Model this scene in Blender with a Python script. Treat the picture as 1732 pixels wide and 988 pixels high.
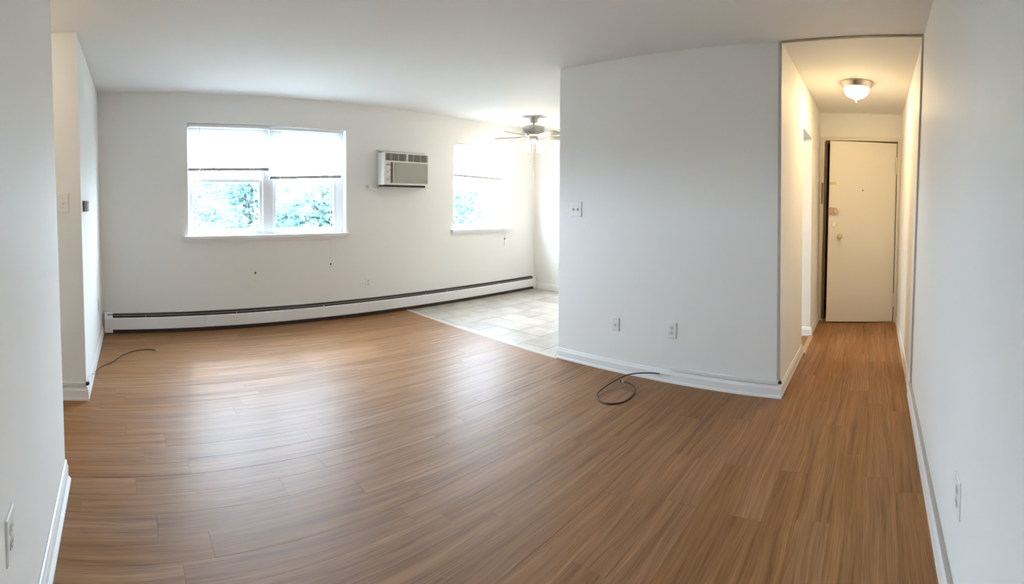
import bpy, bmesh, math, random
from mathutils import Matrix, Vector

for o in list(bpy.data.objects):
    bpy.data.objects.remove(o)
SC = bpy.context.scene
COL = SC.collection
rnd = random.Random(7)

# ------------------------------------------------------------------ camera (a stitched phone panorama: central cylindrical)
F, V0 = 814.7, 367.7
YAW, PIT, ROL = .8151, -.0273, .0103
EYE = Vector((0, 0, 1.31))
_f = Vector((math.sin(YAW) * math.cos(PIT), math.cos(YAW) * math.cos(PIT), math.sin(PIT)))
_r = Vector((math.cos(YAW), -math.sin(YAW), 0))
_u = _r.cross(_f)
CR, CU, CF = _r * math.cos(ROL) + _u * math.sin(ROL), _u * math.cos(ROL) - _r * math.sin(ROL), _f
cd = bpy.data.cameras.new('camera')
cd.type = 'PANO'
cd.panorama_type = 'CENTRAL_CYLINDRICAL'
cd.central_cylindrical_range_u_min, cd.central_cylindrical_range_u_max = -866 / F, 866 / F
cd.central_cylindrical_range_v_min, cd.central_cylindrical_range_v_max = (V0 - 988) / F, V0 / F
cd.central_cylindrical_radius = 1
cd.clip_start = .01
cam = bpy.data.objects.new('camera', cd)
COL.objects.link(cam)
cam.matrix_world = Matrix(((CR.x, CU.x, -CF.x, 0), (CR.y, CU.y, -CF.y, 0), (CR.z, CU.z, -CF.z, EYE.z), (0, 0, 0, 1)))
SC.camera = cam

# ------------------------------------------------------------------ world, sun, exposure
SC.view_settings.view_transform = 'Standard'
SC.view_settings.look = 'None'
SC.view_settings.gamma = 1
SC.view_settings.use_curve_mapping = False
SC.view_settings.exposure = 1.03
SKY, SUN = 27.0, .7
HALL_LAMP, FAN_LAMP, KITCHEN_FILL, PASSAGE_FILL = 37.0, 18.0, 6.0, 5.5
wd = bpy.data.worlds.new('sky')
SC.world = wd
wd.use_nodes = True
bg = wd.node_tree.nodes['Background']
bg.inputs[0].default_value = (.70, .825, 1.0, 1)
bg.inputs[1].default_value = SKY
sl = bpy.data.lights.new('sun', 'SUN')
sl.energy, sl.angle, sl.color = SUN, math.radians(1.5), (1, .93, .82)
sun = bpy.data.objects.new('sun', sl)
COL.objects.link(sun)
sun.rotation_euler = Vector((-.16, -1, -.97)).to_track_quat('-Z', 'Y').to_euler()
sun.location = (2, 12, 9)

# ------------------------------------------------------------------ pixel helpers: the ray of a pixel of the photograph
def ray(u, v):
    t, y = (u - 866) / F, (V0 - v) / F
    return CR * math.sin(t) + CU * y + CF * math.cos(t)
def on_x(u, v, x):
    d = ray(u, v); return EYE + d * (x / d.x)
def on_y(u, v, y):
    d = ray(u, v); return EYE + d * (y / d.y)
def on_z(u, v, z):
    d = ray(u, v); return EYE + d * ((z - EYE.z) / d.z)
def height_at(u, v, x, y):
    d = ray(u, v); return EYE.z + d.z * math.hypot(x, y) / math.hypot(d.x, d.y)

# ------------------------------------------------------------------ materials
def lin(c):
    return tuple(((k / 255) / 12.92 if k / 255 <= .04045 else ((k / 255 + .055) / 1.055) ** 2.4) for k in c)
MATS = {}
def mat(name, col, rough=.5, metal=0., spec=.5, bump=None, var=None, emit=None):
    """principled material with procedural colour variation and relief"""
    if name in MATS: return MATS[name]
    m = bpy.data.materials.new(name); m.use_nodes = True
    nt = m.node_tree; N, L = nt.nodes, nt.links
    b = N['Principled BSDF']
    b.inputs['Base Color'].default_value = (*col, 1)
    b.inputs['Roughness'].default_value = rough
    b.inputs['Metallic'].default_value = metal
    b.inputs['Specular IOR Level'].default_value = spec
    if emit:
        b.inputs['Emission Color'].default_value = (*emit[0], 1)
        b.inputs['Emission Strength'].default_value = emit[1]
    tc = N.new('ShaderNodeTexCoord')
    if var:
        amt, sc = var
        n = N.new('ShaderNodeTexNoise'); n.inputs['Scale'].default_value = sc; n.inputs['Detail'].default_value = 4
        L.new(tc.outputs['Object'], n.inputs['Vector'])
        mx = N.new('ShaderNodeMix'); mx.data_type = 'RGBA'
        mx.inputs[6].default_value = (*[k * (1 - amt) for k in col], 1); mx.inputs[7].default_value = (*[min(1, k * (1 + amt)) for k in col], 1)
        L.new(n.outputs['Fac'], mx.inputs[0]); L.new(mx.outputs[2], b.inputs['Base Color'])
    if bump:
        st, sc = bump
        n = N.new('ShaderNodeTexNoise'); n.inputs['Scale'].default_value = sc; n.inputs['Detail'].default_value = 3
        L.new(tc.outputs['Object'], n.inputs['Vector'])
        bp = N.new('ShaderNodeBump'); bp.inputs['Strength'].default_value = st; bp.inputs['Distance'].default_value = .002
        L.new(n.outputs['Fac'], bp.inputs['Height']); L.new(bp.outputs[0], b.inputs['Normal'])
    MATS[name] = m
    return m

PAINT = mat('wall paint', (.88, .872, .845), .6, spec=.3, bump=(.12, 160), var=(.012, 1.5))
CEILP = mat('ceiling paint', (.855, .848, .825), .75, spec=.2, bump=(.15, 120), var=(.012, 1.2))
TRIM = mat('trim paint', (.89, .89, .885), .35, bump=(.05, 60), var=(.02, 9))
VINYL = mat('window vinyl', (.84, .85, .87), .35, var=(.01, 6))
PLATE = mat('plate plastic', (.86, .85, .83), .3, var=(.01, 30))
PLATE2 = mat('receptacle plastic', (.74, .73, .71), .35, var=(.01, 30))
DARK = mat('dark slot', (.025, .02, .018), .7, var=(.1, 40))
SCREW = mat('screw', (.55, .54, .52), .35, metal=.6, var=(.05, 90))
HEATW = mat('heater enamel', (.88, .87, .87), .35, var=(.02, 3))
HEATD = mat('heater shade and dark parts', (.035, .022, .018), .7, var=(.2, 12))  # dark tone painting the heater's inner shade; small dark parts use it too
FIN = mat('heater damper', (.45, .43, .42), .4, metal=.3, var=(.08, 20))
NICKEL = mat('brushed nickel', (.45, .43, .41), .28, metal=1, var=(.05, 60))
BRASS = mat('brass', (.72, .58, .28), .3, metal=.9, var=(.08, 60))
COPPER = mat('worn lock', (.62, .43, .33), .45, metal=.4, var=(.15, 50))
CHAIN = mat('pull chain', (.45, .40, .30), .6, var=(.1, 40))
BLADE = mat('fan blade', (.16, .145, .12), .4, var=(.1, 8))
CABLE = mat('black cable', (.035, .022, .012), .45, var=(.3, 30))
CABLEW = mat('painted cable', (.72, .73, .73), .45, var=(.05, 25))
RACE = mat('raceway grey', (.47, .44, .41), .5, var=(.08, 12))
RACEL = mat('raceway pale', (.82, .81, .80), .45, var=(.06, 12))
RACEB = mat('raceway brown', (.33, .27, .20), .6, var=(.3, 10))
DOORP = mat('door paint', (.80, .755, .66), .42, bump=(.05, 40), var=(.03, 2.5))
FRAMEP = mat('door frame paint', (.76, .71, .61), .45, var=(.04, 5))
FRAMEB = mat('bare frame wood', (.20, .115, .055), .6, var=(.3, 14))
REDUCER = mat('wood reducer', (.50, .33, .20), .4, var=(.2, 10))
STRIP = mat('threshold strip', (.62, .56, .50), .35, var=(.15, 4))
ACW = mat('air conditioner shell', (.78, .77, .73), .4, var=(.01, 5))
ACG = mat('air conditioner grille', (.70, .68, .61), .5, var=(.03, 8))
ACD = mat('air conditioner dark', (.05, .035, .03), .7, var=(.2, 20))
RECESS = mat('panel recess', (.20, .16, .16), .5, var=(.1, 10))
ACS = mat('air conditioner sleeve', (.62, .62, .60), .5, var=(.04, 6))
SLAB = mat('subfloor', (.10, .055, .028), .9, var=(.2, 6))
GROUT = mat('grout', (.38, .35, .32), .9, var=(.1, 20))
RAILM = mat('blind rail', (.42, .40, .41), .45, var=(.05, 10))
EXTW = mat('outer wall', (.45, .30, .22), .85, var=(.2, 8))
GROUND = mat('pale paving', (.13, .14, .12), .9, var=(.15, .3))
BARK = mat('bark', (.10, .075, .06), .9, bump=(.6, 30), var=(.3, 6))

def wood_mat():
    m = bpy.data.materials.new('wood plank'); m.use_nodes = True
    nt = m.node_tree; N, L = nt.nodes, nt.links; b = N['Principled BSDF']
    g = N.new('ShaderNodeNewGeometry'); oi = N.new('ShaderNodeObjectInfo')
    sp = N.new('ShaderNodeSeparateXYZ'); L.new(g.outputs['Position'], sp.inputs[0])
    def mth(op, a, bb, c=None):
        n = N.new('ShaderNodeMath'); n.operation = op
        for i, k in enumerate((a, bb)):
            if hasattr(k, 'is_output'): L.new(k, n.inputs[i])
            else: n.inputs[i].default_value = k
        return n.outputs[0]
    R_ = oi.outputs['Random']
    wc = N.new('ShaderNodeCombineXYZ')
    L.new(mth('ADD', mth('MULTIPLY', sp.outputs[0], 1.3), mth('MULTIPLY', R_, 43.0)), wc.inputs[0]); L.new(mth('MULTIPLY', sp.outputs[1], 7.0), wc.inputs[1]); L.new(mth('MULTIPLY', R_, 5.0), wc.inputs[2])
    wn = N.new('ShaderNodeTexNoise'); wn.inputs['Scale'].default_value = 1; wn.inputs['Detail'].default_value = 2; L.new(wc.outputs[0], wn.inputs['Vector'])
    yw = mth('ADD', sp.outputs[1], mth('MULTIPLY', mth('SUBTRACT', wn.outputs['Fac'], .5), .075))
    def streak(sx, sy, off, detail, rough=.6):
        cb = N.new('ShaderNodeCombineXYZ')
        L.new(mth('ADD', mth('MULTIPLY', sp.outputs[0], sx), mth('MULTIPLY', R_, off)), cb.inputs[0])
        L.new(mth('ADD', mth('MULTIPLY', yw, sy), mth('MULTIPLY', R_, off * 1.7)), cb.inputs[1])
        L.new(mth('MULTIPLY', R_, 11.0), cb.inputs[2])
        n = N.new('ShaderNodeTexNoise'); n.inputs['Scale'].default_value = 1; n.inputs['Detail'].default_value = detail; n.inputs['Roughness'].default_value = rough
        n.inputs['Distortion'].default_value = .35
        L.new(cb.outputs[0], n.inputs['Vector']); return n.outputs['Fac']
    broad = streak(1.0, 34, 31, 3)
    fine = streak(3.2, 185, 57, 3, .7)
    mixf = mth('ADD', mth('MULTIPLY', broad, .58), mth('MULTIPLY', fine, .42))
    cr = N.new('ShaderNodeValToRGB'); e = cr.color_ramp.elements
    e[0].position, e[0].color = .33, (.118, .055, .020, 1)
    e[1].position, e[1].color = .70, (.41, .225, .105, 1)
    k = e.new(.43); k.color = (.222, .103, .040, 1)
    k = e.new(.56); k.color = (.305, .152, .065, 1)
    L.new(mixf, cr.inputs[0])
    pore = streak(5.0, 330, 91, 2, .5)
    hv = N.new('ShaderNodeHueSaturation')
    dark = mth('SUBTRACT', 1.0, mth('MULTIPLY', mth('MAXIMUM', mth('SUBTRACT', pore, .56), 0.0), 2.2))
    L.new(mth('MULTIPLY', dark, mth('ADD', mth('MULTIPLY', R_, .10), 1.0)), hv.inputs['Value'])
    L.new(mth('SUBTRACT', 1.10, mth('MULTIPLY', R_, .10)), hv.inputs['Saturation'])
    L.new(cr.outputs[0], hv.inputs['Color']); L.new(hv.outputs[0], b.inputs['Base Color'])
    L.new(mth('ADD', mth('MULTIPLY', fine, .14), .43), b.inputs['Roughness'])
    b.inputs['Specular IOR Level'].default_value = .40
    b.inputs['Coat Weight'].default_value = .05; b.inputs['Coat Roughness'].default_value = .27
    big = N.new('ShaderNodeTexNoise'); big.inputs['Scale'].default_value = 5; L.new(g.outputs['Position'], big.inputs['Vector'])
    bp = N.new('ShaderNodeBump'); bp.inputs['Strength'].default_value = .25; bp.inputs['Distance'].default_value = .003
    L.new(mth('ADD', mth('MULTIPLY', fine, .15), mth('MULTIPLY', big.outputs['Fac'], 1.2)), bp.inputs['Height']); L.new(bp.outputs[0], b.inputs['Normal'])
    return m
WOOD = wood_mat()

def tile_mat():
    m = bpy.data.materials.new('floor tile'); m.use_nodes = True
    nt = m.node_tree; N, L = nt.nodes, nt.links; b = N['Principled BSDF']
    g = N.new('ShaderNodeNewGeometry'); oi = N.new('ShaderNodeObjectInfo')
    n = N.new('ShaderNodeTexNoise'); n.inputs['Scale'].default_value = 7; n.inputs['Detail'].default_value = 5
    L.new(g.outputs['Position'], n.inputs['Vector'])
    cr = N.new('ShaderNodeValToRGB'); e = cr.color_ramp.elements
    e[0].position, e[0].color = .3, (.44, .39, .335, 1); e[1].position, e[1].color = .7, (.58, .53, .475, 1)
    L.new(n.outputs['Fac'], cr.inputs[0])
    mt = N.new('ShaderNodeMath'); mt.operation = 'MULTIPLY_ADD'; mt.inputs[1].default_value = .30; mt.inputs[2].default_value = .80
    L.new(oi.outputs['Random'], mt.inputs[0])
    hv = N.new('ShaderNodeHueSaturation'); L.new(mt.outputs[0], hv.inputs['Value']); L.new(cr.outputs[0], hv.inputs['Color'])
    L.new(hv.outputs[0], b.inputs['Base Color']); b.inputs['Roughness'].default_value = .3
    return m
TILE = tile_mat()

def mixshader(name, build):
    m = bpy.data.materials.new(name); m.use_nodes = True
    nt = m.node_tree; N, L = nt.nodes, nt.links
    N.remove(N['Principled BSDF']); out = N['Material Output']
    L.new(build(N, L), out.inputs[0]); return m
def _glass(N, L):
    t = N.new('ShaderNodeBsdfTransparent'); t.inputs[0].default_value = (.93, .97, .97, 1)
    g = N.new('ShaderNodeBsdfGlossy'); g.inputs[1].default_value = .02
    mx = N.new('ShaderNodeMixShader'); mx.inputs[0].default_value = .05; L.new(t.outputs[0], mx.inputs[1]); L.new(g.outputs[0], mx.inputs[2]); return mx.outputs[0]
GLASS = mixshader('window glass', _glass)
def translucent(col, fac):
    def f(N, L):
        d = N.new('ShaderNodeBsdfDiffuse'); d.inputs[0].default_value = (*col, 1)
        t = N.new('ShaderNodeBsdfTranslucent'); t.inputs[0].default_value = (*col, 1)
        mx = N.new('ShaderNodeMixShader'); mx.inputs[0].default_value = fac
        L.new(d.outputs[0], mx.inputs[1]); L.new(t.outputs[0], mx.inputs[2]); return mx.outputs[0]
    return f
SLAT = mixshader('blind slat', translucent((.88, .89, .90), .14))
def leaf_mat(name, a, b_):
    def f(N, L):
        g = N.new('ShaderNodeNewGeometry')
        n = N.new('ShaderNodeTexNoise'); n.inputs['Scale'].default_value = 1.3; n.inputs['Detail'].default_value = 5
        L.new(g.outputs['Position'], n.inputs['Vector'])
        cr = N.new('ShaderNodeValToRGB'); e = cr.color_ramp.elements
        e[0].position, e[0].color = .35, (*a, 1); e[1].position, e[1].color = .65, (*b_, 1)
        L.new(n.outputs['Fac'], cr.inputs[0])
        d = N.new('ShaderNodeBsdfDiffuse'); t = N.new('ShaderNodeBsdfTranslucent')
        L.new(cr.outputs[0], d.inputs[0]); L.new(cr.outputs[0], t.inputs[0])
        mx = N.new('ShaderNodeMixShader'); mx.inputs[0].default_value = .4
        L.new(d.outputs[0], mx.inputs[1]); L.new(t.outputs[0], mx.inputs[2]); return mx.outputs[0]
    return mixshader(name, f)
LEAF = leaf_mat('leaf', (.045, .096, .092), (.095, .155, .145))
def emis(name, col, st):
    def f(N, L):
        e = N.new('ShaderNodeEmission'); e.inputs[0].default_value = (*col, 1); e.inputs[1].default_value = st; return e.outputs[0]
    return mixshader(name, f)

# ------------------------------------------------------------------ mesh builder
class MB:
    def __init__(s, M=None): s.v, s.f, s.M, s.smooth = [], [], M or Matrix.Identity(4), []
    def add(s, vs, fs, smooth=False):
        k = len(s.v); s.v += [s.M @ Vector(p) for p in vs]; s.f += [[i + k for i in q] for q in fs]; s.smooth += [smooth] * len(fs); return s
    def box(s, x0, y0, z0, x1, y1, z1):
        x0, x1 = sorted((x0, x1)); y0, y1 = sorted((y0, y1)); z0, z1 = sorted((z0, z1))
        return s.add([(x0, y0, z0), (x1, y0, z0), (x1, y1, z0), (x0, y1, z0), (x0, y0, z1), (x1, y0, z1), (x1, y1, z1), (x0, y1, z1)],
                     [(0, 3, 2, 1), (4, 5, 6, 7), (0, 1, 5, 4), (1, 2, 6, 5), (2, 3, 7, 6), (3, 0, 4, 7)])
    def hexa(s, lo, hi):   # two quads of four corners (same winding, seen from above ccw)
        return s.add(list(lo) + list(hi), [(3, 2, 1, 0), (4, 5, 6, 7), (0, 1, 5, 4), (1, 2, 6, 5), (2, 3, 7, 6), (3, 0, 4, 7)])
    def plate(s, w, h, d, bev, cx=0, cy=0, z0=0):   # bevelled plate lying on local z=z0
        a, b, c, e = w / 2, h / 2, w / 2 - bev, h / 2 - bev
        v = [(cx + i * p, cy + j * q, z) for (p, q, z) in ((a, b, z0), (a, b, z0 + d * .45), (c, e, z0 + d)) for i, j in ((-1, -1), (1, -1), (1, 1), (-1, 1))]
        f = [(3, 2, 1, 0), (8, 9, 10, 11)]
        for k in (0, 4):
            for i in range(4): f.append((k + i, k + (i + 1) % 4, k + 4 + (i + 1) % 4, k + 4 + i))
        return s.add(v, f)
    def disc(s, cx, cy, rx, ry, z0, z1, n=16, flat=0):   # short cylinder along local z, optionally cut flat top and bottom
        v = []
        for z in (z0, z1):
            for i in range(n):
                a = 2 * math.pi * i / n; y = ry * math.sin(a)
                if flat: y = max(-flat, min(flat, y))
                v.append((cx + rx * math.cos(a), cy + y, z))
        f = [tuple(range(n - 1, -1, -1)), tuple(range(n, 2 * n))] + [(i, (i + 1) % n, n + (i + 1) % n, n + i) for i in range(n)]
        return s.add(v, f)
    def lathe(s, prof, n=28, c=(0, 0, 0), cap=True):   # profile (r, z) turned about local z
        v, f = [], []
        for r, z in prof:
            for i in range(n):
                a = 2 * math.pi * i / n; v.append((c[0] + r * math.cos(a), c[1] + r * math.sin(a), c[2] + z))
        for k in range(len(prof) - 1):
            for i in range(n): f.append((k * n + i, k * n + (i + 1) % n, (k + 1) * n + (i + 1) % n, (k + 1) * n + i))
        if cap: f += [tuple(range(n - 1, -1, -1)), tuple((len(prof) - 1) * n + i for i in range(n))]
        return s.add(v, f, True)
    def tube(s, pts, r, n=8):
        pts = [Vector(p) for p in pts]; rr = r if isinstance(r, (list, tuple)) else [r] * len(pts)
        v, f = [], []; up = Vector((0, 0, 1))
        for i, p in enumerate(pts):
            t = (pts[min(i + 1, len(pts) - 1)] - pts[max(i - 1, 0)]).normalized()
            a = t.cross(up if abs(t.z) < .95 else Vector((1, 0, 0))).normalized(); b = t.cross(a)
            for k in range(n):
                g = 2 * math.pi * k / n; v.append(p + (a * math.cos(g) + b * math.sin(g)) * rr[i])
        for i in range(len(pts) - 1):
            for k in range(n): f.append((i * n + k, i * n + (k + 1) % n, (i + 1) * n + (k + 1) % n, (i + 1) * n + k))
        f += [tuple(range(n - 1, -1, -1)), tuple((len(pts) - 1) * n + k for k in range(n))]
        return s.add(v, f, True)
    def build(s, name, m, parent=None, bevel=0, kind=None):
        me = bpy.data.meshes.new(name); me.from_pydata([tuple(p) for p in s.v], [], s.f)
        bm = bmesh.new(); bm.from_mesh(me); bmesh.ops.recalc_face_normals(bm, faces=bm.faces); bm.to_mesh(me); bm.free()
        for p, q in zip(me.polygons, s.smooth): p.use_smooth = q
        me.materials.append(m)
        o = bpy.data.objects.new(name, me); COL.objects.link(o)
        if parent: o.parent = parent; o.matrix_parent_inverse = parent.matrix_world.inverted() if parent.matrix_world != Matrix.Identity(4) else Matrix.Identity(4)
        if any(s.smooth):
            bm = bmesh.new(); bm.from_mesh(me)
            for e in bm.edges:
                if len(e.link_faces) == 2 and e.calc_face_angle() > .7: e.smooth = False
            bm.to_mesh(me); bm.free()
        if bevel:
            b = o.modifiers.new('bevel', 'BEVEL'); b.width = bevel; b.segments = 2; b.limit_method = 'ANGLE'
        if kind: o['kind'] = kind
        return o
def smooth_path(pts, per=8):
    P = [Vector(p) for p in pts]; out = []
    for i in range(len(P) - 1):
        a, b, c, d = P[max(i - 1, 0)], P[i], P[i + 1], P[min(i + 2, len(P) - 1)]
        for k in range(per):
            t = k / per
            out.append(.5 * ((2 * b) + (c - a) * t + (2 * a - 5 * b + 4 * c - d) * t * t + (3 * b - a - 3 * c + d) * t ** 3))
    return out + [P[-1]]
def empty(name, loc=(0, 0, 0)):
    o = bpy.data.objects.new(name, None); COL.objects.link(o); o.location = loc; o.empty_display_size = .05
    bpy.context.view_layer.update(); return o
def thing(name, label, cat, loc, group=None):
    return tag(empty(name, loc), label, cat, group)
def tag(o, label, cat, group=None):
    o['label'], o['category'] = label, cat
    if group: o['group'] = group
    return o
def struct(o, label=None):
    o['kind'] = 'structure'
    if label: o['label'] = label
    return o
def wallframe(p, right, normal):
    r, n = Vector(right).normalized(), Vector(normal).normalized(); u = n.cross(r)
    return Matrix(((r.x, u.x, n.x, p[0]), (r.y, u.y, n.y, p[1]), (r.z, u.z, n.z, p[2]), (0, 0, 0, 1)))

# ------------------------------------------------------------------ the room shell
CH, W, WT = 2.4537, 4.93, .20          # ceiling height, window wall, its thickness
P, PT = 3.25, .12                      # partition
Q1 = 2.50                              # partition end towards the dining area
RY = -.278                             # right wall
D = 5.745                              # dining end wall
HE = 5.68                              # hall end wall
NX, NXT, EN = -.272, -.315, 2.25       # near left wall (foot, top), its end
JX0, JX1, JY = -.236, -.272, 3.20      # jog corner foot, top
LX0, LX1 = -.188, -.215                # corner with window wall foot, top
QF, QC = .632, .672                    # hall corner of partition at floor, ceiling
HF, HC = .655, .690                    # far end of hall left wall
OPX0, OPX1, OPZ = 4.30, 4.935, 2.045   # kitchen doorway in hall left wall
# windows
W1 = dict(x0=.705, x1=2.505, z0=.975, z1=2.142)
W2 = dict(x0=4.095, x1=5.165, z0=.965, z1=2.120)

def quadwall(name, f0, f1, c0, c1, off, label=None):
    """solid wall between foot points f0,f1 and top points c0,c1, thickened by the offset off"""
    m = MB(); o = Vector((*off, 0))
    lo = [Vector((*f0, -.03)), Vector((*f1, -.03)), Vector((*f1, -.03)) + o, Vector((*f0, -.03)) + o]
    hi = [Vector((*c0, CH + .05)), Vector((*c1, CH + .05)), Vector((*c1, CH + .05)) + o, Vector((*c0, CH + .05)) + o]
    return struct(m.hexa(lo, hi).build(name, PAINT), label)

# window wall, around its two openings and the sleeve of the air conditioner
m = MB(); X0, X1, ZT = -.45, D + .15, CH + .05
AX0, AX1, AZ0, AZ1 = 2.93, 3.585, 1.515, 1.925
cuts = [(W1['x0'], W1['x1'], W1['z0'], W1['z1']), (AX0, AX1, AZ0, AZ1), (W2['x0'], W2['x1'], W2['z0'], W2['z1'])]
x = X0
for a, b, c, d in cuts:
    m.box(x, W, -.03, a, W + WT, ZT); m.box(a, W, -.03, b, W + WT, c); m.box(a, W, d, b, W + WT, ZT); x = b
m.box(x, W, -.03, X1, W + WT, ZT)
struct(m.build('wall_back', PAINT))
# outer face in brick colour, seen only from outside
m = MB(); x = X0
for a, b, c, d in cuts:
    m.box(x, W + WT, -.6, a, W + WT + .01, ZT + .3); m.box(a, W + WT, -.6, b, W + WT + .01, c); m.box(a, W + WT, d, b, W + WT + .01, ZT + .3); x = b
m.box(x, W + WT, -.6, X1, W + WT + .01, ZT + .3)
struct(m.build('wall_outside', EXTW))

quadwall('wall_left', (JX0, JY), (LX0, W + .05), (JX1, JY), (LX1, W + .05), (-.30, 0))
quadwall('wall_jog', (JX0 - .299, JY), (-2.0, JY), (JX1 - .299, JY), (-2.0, JY), (0, .12))
quadwall('wall_left_near', (NX, RY - .15), (NX, EN), (NXT, RY - .15), (NXT, EN), (-.12, 0))
struct(MB().box(-2.1, EN - .12, -.03, -.38, EN - .001, CH + .05).build('wall_passage', PAINT))
struct(MB().box(-2.1, EN - .12, -.03, -2.0, JY + .12, CH + .05).build('wall_passage_end', PAINT))
quadwall('wall_right', (-.45, RY), (HE + .3, RY), (-.45, RY), (HE + .3, RY), (0, -.15))
quadwall('wall_partition', (P, QF), (P, Q1), (P, QC), (P, Q1 + .02), (PT, 0))
# hall left wall with the kitchen doorway
def hall_y(x, z):
    t, k = (x - P) / (HE - P), z / CH
    return (QF + (QC - QF) * k) * (1 - t) + (HF + (HC - HF) * k) * t
m = MB()
def hall_piece(x0, x1, z0, z1):
    lo = [Vector((x0, hall_y(x0, z0), z0)), Vector((x1, hall_y(x1, z0), z0)), Vector((x1, .79, z0)), Vector((x0, .79, z0))]
    hi = [Vector((x0, hall_y(x0, z1), z1)), Vector((x1, hall_y(x1, z1), z1)), Vector((x1, .79, z1)), Vector((x0, .79, z1))]
    m.hexa(lo, hi)
hall_piece(P + .001, OPX0, -.03, CH + .05); hall_piece(OPX0, OPX1, OPZ, CH + .05); hall_piece(OPX1, HE + .05, -.03, CH + .05)
struct(m.build('wall_hall', PAINT))
struct(MB().box(D, .655, -.03, D + .15, W + .15, CH + .05).build('wall_dining', PAINT))
# ceiling and slab
struct(MB().box(-2.2, -.45, CH, D + 1.6, W + WT, CH + .12).build('ceiling', CEILP))
floor = struct(MB().box(-2.2, -.45, -.14, D + 1.6, W + WT, -.012).build('floor', SLAB))

# wood planks of the main room, hall and passage
PITCH, YREF, PLEN = .1413, .4435, .914
box_me = MB().box(-.5, -.5, -1, .5, .5, 0).build('plank', WOOD)
unit = box_me.data; bpy.data.objects.remove(box_me)
unit.name = 'plank'
def strip_x(y): return 3.237 + max(0, y - Q1) * .036
known = {-2: 2.905, -1: 2.35, 0: 1.943, 1: 2.33, 2: 1.94, 3: 2.33, 10: 1.965}
rows = range(-6, 33)
for k in rows:
    y0, y1 = YREF + k * PITCH, YREF + (k + 1) * PITCH
    y0, y1 = max(y0, RY - .01), min(y1, W + .02)
    if y1 - y0 < .01: continue
    ym = (y0 + y1) / 2
    xl = -2.0 if EN - .13 < ym < JY + .1 else -.33
    xr = HE + .5 if ym < .68 else (P + .05 if ym < Q1 else strip_x(ym))
    ref = known.get(k, None)
    if ref is None: ref = rnd.uniform(0, PLEN)
    x = ref - math.ceil((ref - xl) / PLEN) * PLEN
    while x < xr - .002:
        a, b = max(x, xl), min(x + PLEN, xr); x += PLEN
        if b - a < .02: continue
        gy = .0010 if k in (12, 13) else .0004
        o = bpy.data.objects.new('plank', unit); COL.objects.link(o); o.parent = floor
        o.scale = (b - a - .0007, y1 - y0 - 2 * gy, .011); o.location = ((a + b) / 2, ym, rnd.uniform(-.0004, .0002))

# tiles of the dining area and kitchen
tf = struct(MB().box(P + .03, .785, -.012, D, W, -.004).build('floor_dining', GROUT))
to = MB().box(-.5, -.5, -1, .5, .5, 0).build('tile', TILE); tunit = to.data; bpy.data.objects.remove(to)
xs = [3.379 + .2715 * i for i in range(9)]; ys = [4.845 - .302 * i for i in range(14)]
ys = [W] + ys
for j in range(len(ys) - 1):
    yb, ya = ys[j], ys[j + 1]
    cols = [P + .06] + xs + [D]
    for i in range(len(cols) - 1):
        a, b = cols[i], cols[i + 1]
        if i == 0: a = max(strip_x((ya + yb) / 2), P + .02) if (ya + yb) / 2 > Q1 else P + .08
        if b - a < .02: continue
        o = bpy.data.objects.new('tile', tunit); COL.objects.link(o); o.parent = tf
        o.scale = (b - a - .004, yb - ya - .004, .009); o.location = ((a + b) / 2, (ya + yb) / 2, rnd.uniform(-.0006, .0006) - .001)
# doorway tiles and threshold strips
struct(MB().box(OPX0, .64, -.012, OPX1, .79, -.002).build('floor_doorway', TILE))
m = MB(); ya, yb = Q1 - .01, W - .065; xa, xb = strip_x(ya), strip_x(yb); h = .022
m.add([(xa - h, ya, 0), (xa + h, ya, 0), (xb + h, yb, 0), (xb - h, yb, 0), (xa - h * .6, ya, .006), (xa + h * .6, ya, .006), (xb + h * .6, yb, .006), (xb - h * .6, yb, .006)],
      [(3, 2, 1, 0), (4, 5, 6, 7), (0, 1, 5, 4), (1, 2, 6, 5), (2, 3, 7, 6), (3, 0, 4, 7)])
struct(m.build('trim_threshold', STRIP))
m = MB()
m.add([(4.30, .600, .0), (4.925, .612, .0), (4.925, .655, .0), (4.30, .645, .0), (4.30, .606, .010), (4.925, .618, .010), (4.925, .655, .016), (4.30, .645, .016)],
      [(3, 2, 1, 0), (4, 5, 6, 7), (0, 1, 5, 4), (1, 2, 6, 5), (2, 3, 7, 6), (3, 0, 4, 7)])
struct(m.build('trim_doorway', REDUCER))

# ------------------------------------------------------------------ baseboards: a moulded profile run along the foot of each wall
PROF = [(0, 0), (.017, 0), (.017, .012), (.013, .022), (.013, .066), (.009, .076), (.006, .088), (0, .092)]
PROFQ = [(0, 0), (.026, 0), (.025, .012), (.017, .02), (.013, .024), (.013, .072), (.008, .082), (.006, .098), (0, .102)]
def baseboard(name, a, b, out, prof=PROF, miter=(0, 0)):
    a, b, n = Vector((*a, 0)), Vector((*b, 0)), Vector((*out, 0)).normalized()
    t = (b - a).normalized(); v, k = [], len(prof)
    for p, mi in ((a, -miter[0]), (b, miter[1])):
        for d, z in prof: v.append(p + n * d + t * mi * d + Vector((0, 0, z)))
    f = [tuple(range(k)), tuple(range(2 * k - 1, k - 1, -1))] + [(i, (i + 1) % k, k + (i + 1) % k, k + i) for i in range(k)]
    return struct(MB().add(v, f).build(name, TRIM))
baseboard('baseboard_left_near', (NX, RY), (NX, EN), (1, 0), PROFQ, (0, 0))
baseboard('baseboard_jog', (-1.95, JY), (JX0, JY), (0, -1), PROF, (0, 1))
baseboard('baseboard_left', (JX0, JY), (LX0, W - .075), (1, -.03), PROF, (1, 0))
baseboard('baseboard_partition', (P, Q1), (P, QF), (-1, 0), PROF, (1, 1))
baseboard('baseboard_partition_end', (P, Q1 + .001), (P + PT, Q1 + .001), (0, 1), PROF, (1, 1))
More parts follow.
